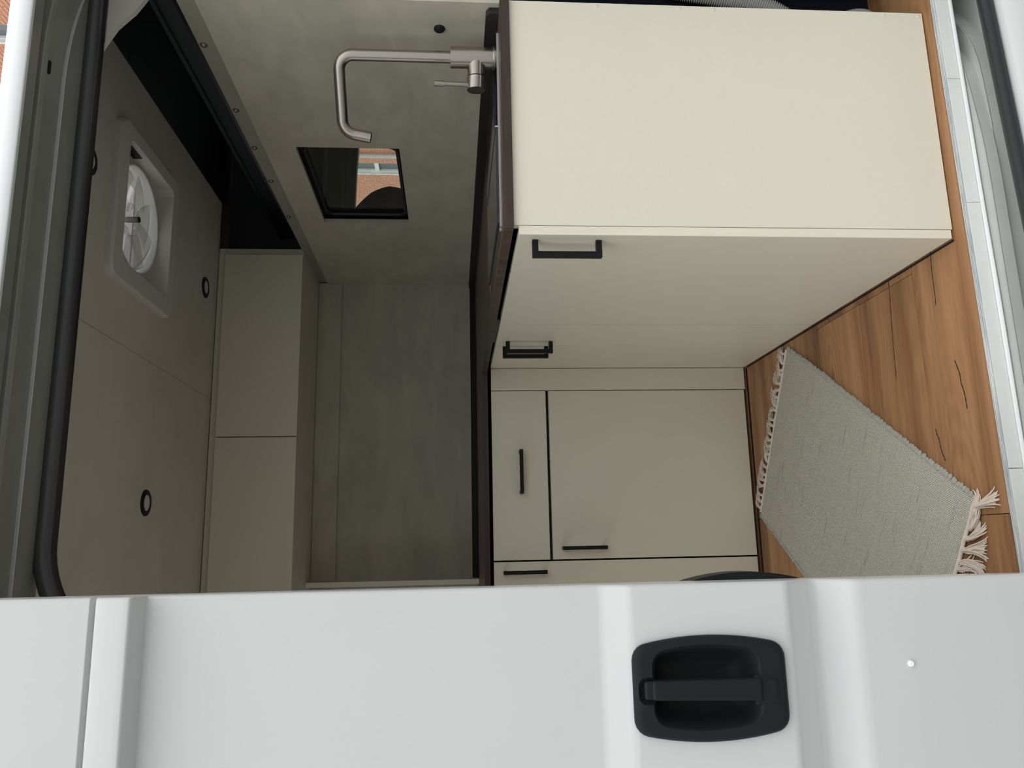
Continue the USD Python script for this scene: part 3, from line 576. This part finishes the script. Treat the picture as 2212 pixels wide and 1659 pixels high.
# ------------------------------------------------------------------ wall cabinet
uc = thing('wall_cabinet', 'beige overhead wall cabinet with two plain doors under the ceiling', 'cabinet', (-.1, 1.59, 1.544))
part(uc, 'carcass', box(-1.3, .520, 1.4175, 1.7735, 1.5445, 1.8492, .0008), 'beige_front')
part(uc, 'door', box(-.1830, .4907, 1.399, 1.4172, 1.5440, 1.8236, .0007), 'beige_front')
part(uc, 'door', box(-.92, -.1868, 1.399, 1.4172, 1.5440, 1.8236, .0007), 'beige_front')
bt = thing('wall_board', 'long grey-beige board on the back wall below the overhead cabinet', 'board', (-.1, 1.768, 1.448))
part(bt, 'board', box(-.6965, .5045, 1.760, 1.7735, 1.4485, 1.5435, .0012), 'plaster_panel')
sp_ = thing('side_panel', 'narrow beige upright panel between worktop and overhead cabinet, at the door edge', 'panel', (-.706, 1.72, .9))
part(sp_, 'panel', box(-.7155, -.697, 1.664, 1.7735, WZ1, 1.5438, .0008), 'beige_front')

# angle bar with bolts along the top of the partition, and the dark space above the cab
ab = thing('angle_bar', 'grey metal angle bar with bolts along the top of the partition', 'metal bar', (.513, .9, 1.509))
part(ab, 'upright_flange', box(.5095, .5125, .002, 1.77, 1.5092, 1.5478, .0006), 'steel_angle_paint')
part(ab, 'lower_flange', box(.5126, .548, .002, 1.77, 1.5092, 1.5120, .0006), 'steel_angle_paint')
for y in (.18, .444, .635, .836, 1.098):
    bb = part(ab, 'bolt', lathe([(.0085, 0), (.0085, .001), (.0062, .0012), (.0060, .0030), (.0045, .0047), (.0022, .0055), (.0022, .0042), (0, .0040)], (.5095, y, 1.5365), (-1, 0, 0), 20), 'screw_grey', 40)
bm = thing('roof_beam', 'dark metal roof cross beam above the driver cab', 'beam', (.76, .9, 1.66))
part(bm, 'beam', prism_x(Polygon([(.10, 1.660), (1.79, 1.660), (1.79, 1.712), (.10, 1.712)]), .715, .80), 'beam_metal')
part(bm, 'lower_lip', box(.705, .7148, .10, 1.79, 1.700, 1.712, .001), 'beam_metal')
tb = thing('timber_batten', 'short dark timber batten at the ceiling beside the overhead cabinet', 'batten', (.61, 1.435, 1.82))
part(tb, 'batten', box(.5215, .695, 1.424, 1.452, 1.820, 1.8515, .001), 'dark_batten')
# pillar trim at the top front corner of the opening
pt = thing('pillar_trim', 'beige curved trim piece at the upper front corner of the door opening', 'trim piece', (.47, .1, 1.65))
pv = Polygon([(.36, 1.712), (.38, 1.702), (.412, 1.6865), (.436, 1.6745), (.455, 1.664), (.474, 1.6475), (.491, 1.632), (.520, 1.614), (.58, 1.585), (.66, 1.56), (.66, 1.712)])
pv = Polygon([(-.581 + (x + .581) * 1.0275, 1 + (z - 1) * 1.0275) for x, z in pv.exterior.coords])
part(pt, 'trim', prism_y(pv.buffer(-.003).buffer(.003), .090, .102), 'ceiling_plaster', 30)

# downlights
def downlight(x, y, label):
    d = thing('ceiling_light', label, 'ceiling light', (x, y, 1.852), group=None)
    part(d, 'ring', lathe([(.0225, .0035), (.0235, .0050), (.034, .0042), (.0365, .0025), (.0370, 0), (.0225, 0)], (x, y, 1.8518), (0, 0, -1), 40), 'black_edge', 40)
    part(d, 'diffuser', lathe([(0, 0), (.0224, 0), (.0224, .0032), (0, .0034)], (x, y, 1.8517), (0, 0, -1), 32), 'led_diffuser', 40)
downlight(.338, .385, 'round black-ringed ceiling light half hidden behind the door seal, in front of the roof fan')
downlight(.325, 1.285, 'round black-ringed ceiling light close to the overhead cabinet, behind the roof fan')
downlight(-.4405, .885, 'round black-ringed ceiling light on the bare ceiling panel, farthest from the roof fan')

# roof fan
rf = thing('roof_fan', 'white square roof vent with a round clear fan in the ceiling', 'roof vent', (.32, .72, 1.84))
fo = Polygon(rrect(.100, .535, .504, .932, .035).exterior.coords); fi = rrect(.156, .491, .557, .883, .02)
def frame_loft():
    lv = [(0, 1.8519), (0, 1.8400), (-.002, 1.8350), (-.006, 1.8320)]
    m = mf(poly_prism(fo.buffer(-.006), 1.8320, 1.8519))
    m = m3.Manifold.batch_hull([mf(poly_prism(fo.buffer(o, quad_segs=8), z, z + .0005)) for o, z in ((0, 1.8514), (0, 1.8395), (-.0022, 1.8352), (-.0065, 1.8322))])
    return m - mf(poly_prism(fi, 1.80, 1.88))
part(rf, 'frame', frame_loft(), 'white_plastic', 30)
part(rf, 'duct', poly_prism(fi.buffer(.006).difference(fi.buffer(.0005)), 1.8325, 1.945), 'white_plastic')
FC = (.335, .730); FR = .148
part(rf, 'fan_plate', poly_prism(fi.buffer(.0004).difference(Polygon([(FC[0] + FR * math.cos(a), FC[1] + FR * math.sin(a)) for a in np.linspace(0, 2 * math.pi, 49)[:-1]])), 1.876, 1.879), 'white_plastic')
part(rf, 'crank_recess', box(.4895, .4915, .600, .672, 1.848, 1.872), 'black_edge', label='dark slot for the crank')
part(rf, 'fan_ring', cat_(grid_mesh(np.array([[(FC[0] + r * math.cos(a), FC[1] + r * math.sin(a), z) for a in np.linspace(0, 2 * math.pi, 65)[:-1]] for r, z in ((FR + .004, 1.8755), (FR + .003, 1.870), (FR, 1.869), (FR - .002, 1.871), (FR - .003, 1.890), (FR + .002, 1.890), (FR + .004, 1.8755))]), False)), 'white_ring', 40, label='bright white ring round the fan')
for k in range(8):
    a0 = k * math.pi / 4 + .2; pts = []
    for s in np.linspace(0, 1, 6):
        r = .045 + s * (FR - .052); w = .38 + .10 * s; row = []
        for t in np.linspace(-1, 1, 5):
            a = a0 + t * w + .35 * s; row.append((FC[0] + r * math.cos(a), FC[1] + r * math.sin(a), 1.892 + .010 * t))
        pts.append(row)
    v = np.array(pts); top_ = v + (0, 0, .0012); ringv = np.concatenate([v, top_[:, ::-1]], 1)
    part(rf, 'blade', grid_mesh(ringv, True), 'clear_plastic', 40)
part(rf, 'hub', lathe([(.0, .0), (.046, .0), (.046, .016), (.040, .020), (0, .020)], (FC[0], FC[1], 1.900), (0, 0, -1), 32), 'clear_plastic', 40)
part(rf, 'motor_pin', lathe([(0, 0), (.0085, 0), (.0085, .036), (.0075, .037), (0, .037)], (FC[0], FC[1], 1.905), (0, 0, -1), 20), 'screw_grey', 40)
part(rf, 'pin_cap', lathe([(0, .037), (.0080, .037), (.0080, .0395), (0, .040)], (FC[0], FC[1], 1.905), (0, 0, -1), 20), 'black_edge', 40)
for k in range(4):
    a = k * math.pi / 2 + .5
    part(rf, 'strut', obb((FC[0] + .04 * math.cos(a), FC[1] + .04 * math.sin(a), 1.911), (FC[0] + FR * math.cos(a), FC[1] + FR * math.sin(a), 1.911), .012, .004), 'clear_plastic')
dome = [(0.0, .032), (.10, .030), (.16, .024), (.195, .010), (.20, .0), (.197, .0), (.192, .009), (.158, .021), (.10, .027), (0, .029)]
part(rf, 'hatch_lid', m3.Manifold.batch_hull([mf(poly_prism(rrect(.115, .535, .51, .93, .05), 1.953, 1.957)), mf(poly_prism(rrect(.15, .50, .545, .895, .05), 1.980, 1.982))]) - m3.Manifold.batch_hull([mf(poly_prism(rrect(.118, .532, .513, .927, .05), 1.950, 1.954)), mf(poly_prism(rrect(.153, .497, .548, .892, .05), 1.976, 1.979))]), 'milky_hatch', label='milky plastic hatch lid above the fan')

# corrugated hoses beside the sink cabinet
def hose(P, r, label, rib=.0052):
    P = np.array(P, float); s = np.r_[0, np.cumsum(np.linalg.norm(np.diff(P, axis=0), axis=1))]
    n = int(s[-1] / rib) * 6; t = np.linspace(0, s[-1], n)
    from scipy.interpolate import CubicSpline
    Q = CubicSpline(s, P)(t); rr = r * (1 + .10 * np.clip(np.sin(t / rib * 2 * math.pi) * 1.6, -1, 1))
    h = thing('waste_hose', label, 'hose', tuple(Q[0]))
    part(h, 'hose', tube(Q, rr, 18, up=(0, 1, .1)), 'hose_grey', True)
hose([(.70, .17, .60), (.667, .16, .46), (.645, .150, .36), (.618, .15, .26), (.590, .160, .20), (.580, .168, .165)], .0195, 'pale ribbed waste hose rising beside the end panel, upper one')
hose([(.598, .166, .105), (.606, .156, .085), (.611, .150, .048), (.606, .156, .021), (.588, .166, .016)], .0135, 'pale ribbed waste hose lying near the floor by the end panel', .0042)

# driver seat just behind the cab window
ds = thing('driver_seat', 'black driver seat seen as a rounded silhouette through the cab window', 'seat', (.7, 1.45, -.03))
sc2 = [(1.62, 1.42), (1.529, 1.400), (1.446, 1.358), (1.375, 1.315), (1.338, 1.274), (1.325, 1.234), (1.335, 1.192), (1.37, 1.143), (1.37, .45), (1.70, .45), (1.72, 1.30), (1.69, 1.39)]
sb = Polygon([(y + .055, z) for y, z in sc2]).buffer(-.02).buffer(.02)
seat_back = m3.Manifold.batch_hull([mf(prism_x(sb.buffer(-.03), .665, .666)), mf(prism_x(sb, .69, .72)), mf(prism_x(sb.buffer(-.03), .76, .761))]) if False else None
rg = []
for o, x in ((-.035, .662), (-.018, .668), (-.006, .680), (0, .70), (-.004, .735), (-.02, .765), (-.05, .785)):
    ln = LineString(sb.buffer(o).exterior.coords); rg.append([(x, ln.interpolate(u, normalized=True).x, ln.interpolate(u, normalized=True).y) for u in np.linspace(0, 1, 81)[:-1]])
    q = np.array(rg[-1]); a = np.arctan2(q[:, 2] - .9, q[:, 1] - 1.5); rg[-1] = np.roll(q, -int(np.argmin(np.abs(a))), 0)
part(ds, 'backrest', grid_mesh(np.array(rg), True), 'black_edge', 50)
part(ds, 'cushion', box(.79, 1.25, 1.30, 1.72, .32, .46, .04), 'black_edge')
part(ds, 'pedestal', box(.80, 1.18, 1.36, 1.66, -.0295, .319, .01), 'black_edge')

# ------------------------------------------------------------------ rug
TR = np.array((-.027, .802)); TL = np.array((-.487, 1.100)); NR = np.array((-.514, .045))
eu = (NR - TR); LU = np.linalg.norm(eu); eu /= LU; ev = (TL - TR); LV = np.linalg.norm(ev); ev /= LV
def rugpt(u, v, z): q = TR + eu * u + ev * v; return np.array((q[0], q[1], z))
rug = thing('rug', 'grey-beige woven cotton rug with cream tassels on the oak floor', 'rug', (*(TR + eu * LU / 2 + ev * LV / 2), 0))
nu, nv = 150, 90
def bulge(u): return .010 * math.sin(math.pi * u / LU) + .004 * math.sin(7 * u + 1)
V, UV = [], []
for side in (1, 0):
    for i in range(nu + 1):
        for j in range(nv + 1):
            u = LU * i / nu; w0, w1 = -bulge(u), LV + bulge(u + .2); v = w0 + (w1 - w0) * j / nv
            z = .0055 + .0012 * math.sin(9 * u + 3 * v) * math.sin(5 * v) + .0012 * (meshkit.noise((u * 30, v * 25, 0)) - .5) if side else .0008
            V.append(rugpt(u, v, z)); UV.append((u, v))
def qf(o, flip):
    i, j = np.meshgrid(np.arange(nu), np.arange(nv), indexing='ij'); a = o + i * (nv + 1) + j
    q = np.stack([a, a + 1, a + nv + 2, a + nv + 1], -1).reshape(-1, 4); return q[:, ::-1] if flip else q
N0 = (nu + 1) * (nv + 1)
bi = [j for j in range(nv + 1)] + [i * (nv + 1) + nv for i in range(1, nu + 1)] + [nu * (nv + 1) + j for j in range(nv - 1, -1, -1)] + [i * (nv + 1) for i in range(nu - 1, 0, -1)]
bi = np.array(bi); b2_ = np.roll(bi, -1)
q = np.vstack([qf(0, False), qf(N0, True), np.stack([bi, bi + N0, b2_ + N0, b2_], 1)])
rm = trimesh.Trimesh(np.array(V), np.vstack([q[:, [0, 1, 2]], q[:, [0, 2, 3]]]), process=False)
if rm.volume < 0: rm.invert()
part(rug, 'woven_field', rm, 'rug_weave', True, uv=np.array(UV))
for s, nm in ((0, 'near'), (1, 'far')):
    ms = []
    for k in range(int(LU / .0098)):
        u = .004 + k * .0098 + RNG.normal(0, .0014); v = -bulge(u) if s == 0 else LV + bulge(u + .2); b = trimesh.creation.icosphere(1, 1.0)
        b.vertices *= (.0046 + .0014 * RNG.random(), .0058 + .0024 * RNG.random(), .0038 + .001 * RNG.random())
        Rm = np.array([[eu[0], eu[1], 0], [ev[0], ev[1], 0], [0, 0, 1]]); b.vertices = b.vertices @ Rm + rugpt(u, v + (-.0035 if s == 0 else .0035) + RNG.normal(0, .0008), .0044); ms.append(b)
    part(rug, 'looped_edge', cat_(*ms), 'rug_selvage', True, label='darker looped selvage along the long edge', kind='stuff')
for u0, sg in ((-.002, -1), (LU + .002, 1)):
    part(rug, 'hem', tube([rugpt(u0, v, .0052 + .0006 * math.sin(90 * v)) for v in np.linspace(-.002, LV + .002, 90)], .0042, 8), 'cotton_cream', True)
def tassel(v0, sg, seed):
    r = np.random.default_rng(seed); u0 = -.004 if sg < 0 else LU + .004
    L = r.uniform(.046, .064) * (1.0 if sg < 0 else 1.15); sw = r.normal(-.15 if sg < 0 else -.45, .38); cu = r.normal(0, .9); ms = []
    knot = rugpt(u0 + sg * .006, v0, .0055)
    kn = trimesh.creation.icosphere(2, 1.0); kn.vertices = kn.vertices * (.0058, .0058, .0048) + knot; ms.append(kn)
    for k in range(24):
        spread = r.normal(0, .34); l = L * r.uniform(.8, 1.05); a = sw + spread * .25; off = r.normal(0, .0022); P = []
        x, y = u0 + sg * .006, v0 + off * .4
        zb = abs(r.normal(.0045, .0022)) + .0016
        for t in np.linspace(0, 1, 9):
            P.append(rugpt(x, y + off * min(1, 3 * t) * (1 + t), max(.0028, .0055 * (1 - t) + zb * (1 - .55 * t) * (.5 + .9 * math.sin(math.pi * min(1, t * 1.1))))))
            ang = a + cu * t * 1.2 + spread * t ** 2; x += sg * math.cos(ang) * l / 8; y += math.sin(ang) * l / 8
        P = [np.array((min(p_[0], -.0075), min(p_[1], 1.1305), p_[2])) if sg < 0 else p_ for p_ in P]
        P = [p_ + np.array((-1, -1, 0)) * 2e-4 * (8 - i_) if sg < 0 else p_ for i_, p_ in enumerate(P)]
        ms.append(tube(P, np.r_[.0015, np.full(7, .00135), .0009], 5))
    part(rug, 'tassel', cat_(*ms), 'cotton_cream', True)
tv = list(np.linspace(.010, LV - .010, 23))
for k, v in enumerate(tv):
    tassel(v + RNG.normal(0, .004), -1, 100 + k)
for k, v in enumerate(np.linspace(.008, LV - .012, 23)):
    tassel(v + RNG.normal(0, .004), 1, 300 + k)

# ------------------------------------------------------------------ brick house beyond the van
BXP = 6.6
bh = thing('brick_house', 'orange brick house wall with white windows beyond the van', 'building', (BXP + .1, 14, -.62), kind='structure')
openings = [(12.55, 13.02, .9, 3.6), (8.70, 9.14, 6.0, 7.95), (16.2, 17.6, .9, 3.6), (16.2, 17.6, 5.6, 7.6)]
wp = sbox(3.0, -.62, 26.0, 9.6)
for y0, y1, z0, z1 in openings: wp = wp.difference(sbox(y0, z0, y1, z1))
part(bh, 'mortar_wall', prism_x(wp, BXP + .006, BXP + .35), 'mortar')
ph, pw = .0625, .222
bv, bf = [], []
cub = np.array([(0, 0, 0), (1, 0, 0), (1, 1, 0), (0, 1, 0), (0, 0, 1), (1, 0, 1), (1, 1, 1), (0, 1, 1)], float)
cf = np.array([(0, 4, 7), (0, 7, 3), (3, 7, 6), (3, 6, 2), (0, 1, 5), (0, 5, 4), (4, 5, 6), (4, 6, 7), (0, 3, 2), (0, 2, 1)])
nb = 0
for r_i in range(int(10.1 / ph)):
    z = -.61 + r_i * ph; y = 3.0 + (0, .111, .055, .166)[r_i % 4]
    while y < 25.9:
        w = (pw if (r_i + int(y * 3)) % 3 else pw / 2); y1 = y + w - .011; z1 = z + ph - .011
        segs = [(y, y1)]
        for a, b, c, d in openings:
            if z1 > c - .01 and z < d + .01:
                segs = [s for (p, q_) in segs for s in ((p, min(q_, a)), (max(p, b), q_)) if s[1] - s[0] > .03]
        for p, q_ in segs:
            x0 = BXP - .004 * RNG.random()
            bv.append(np.array((x0, p, z)) + cub * (.02, q_ - p, z1 - z)); bf.append(cf + nb); nb += 8
        y += w
part(bh, 'brick', trimesh.Trimesh(np.vstack(bv), np.vstack(bf), process=False), 'house_brick', kind='stuff')
for y0, y1, z0, z1 in openings:
    fr = sbox(y0, z0, y1, z1); gl = sbox(y0 + .05, z0 + .05, y1 - .05, z1 - .05)
    mid = z0 + (z1 - z0) * .56
    bars = [sbox(y0, mid - .04, y1, mid + .04)]
    if y1 - y0 > 1: bars.append(sbox((y0 + y1) / 2 - .03, z0, (y0 + y1) / 2 + .03, z1))
    pf = fr.difference(gl)
    for b in bars: pf = pf.union(b)
    wdw = part(bh, 'window_frame', prism_x(pf, BXP + .06, BXP + .13), 'house_white_paint')
    part(wdw, 'pane', prism_x(fr.buffer(-.01), BXP + .10, BXP + .105), 'house_glass')
    part(wdw, 'reveal', prism_x(sbox(y1 - .03, z0, y1, z1), BXP + .0, BXP + .10), 'house_white_paint')
    part(bh, 'window_sill', prism_x(sbox(y0 - .05, z0 - .07, y1 + .05, z0), BXP - .06, BXP + .1), 'house_white_paint')
dp = thing('downpipe', 'grey rain downpipe on the brick house wall', 'downpipe', (BXP - .04, 12.14, -.6), kind='structure')
part(dp, 'pipe', tube([(BXP - .065, 12.14, -.6), (BXP - .065, 12.14, 9.5)], .038, 16), 'downpipe_grey', True)
for z in (1.2, 2.68, 4.2, 6.0):
    part(dp, 'bracket', lathe([(.046, -.012), (.046, .012), (.039, .012), (.039, -.012)], (BXP - .065, 12.14, z), (0, 0, 1), 16), 'downpipe_grey')
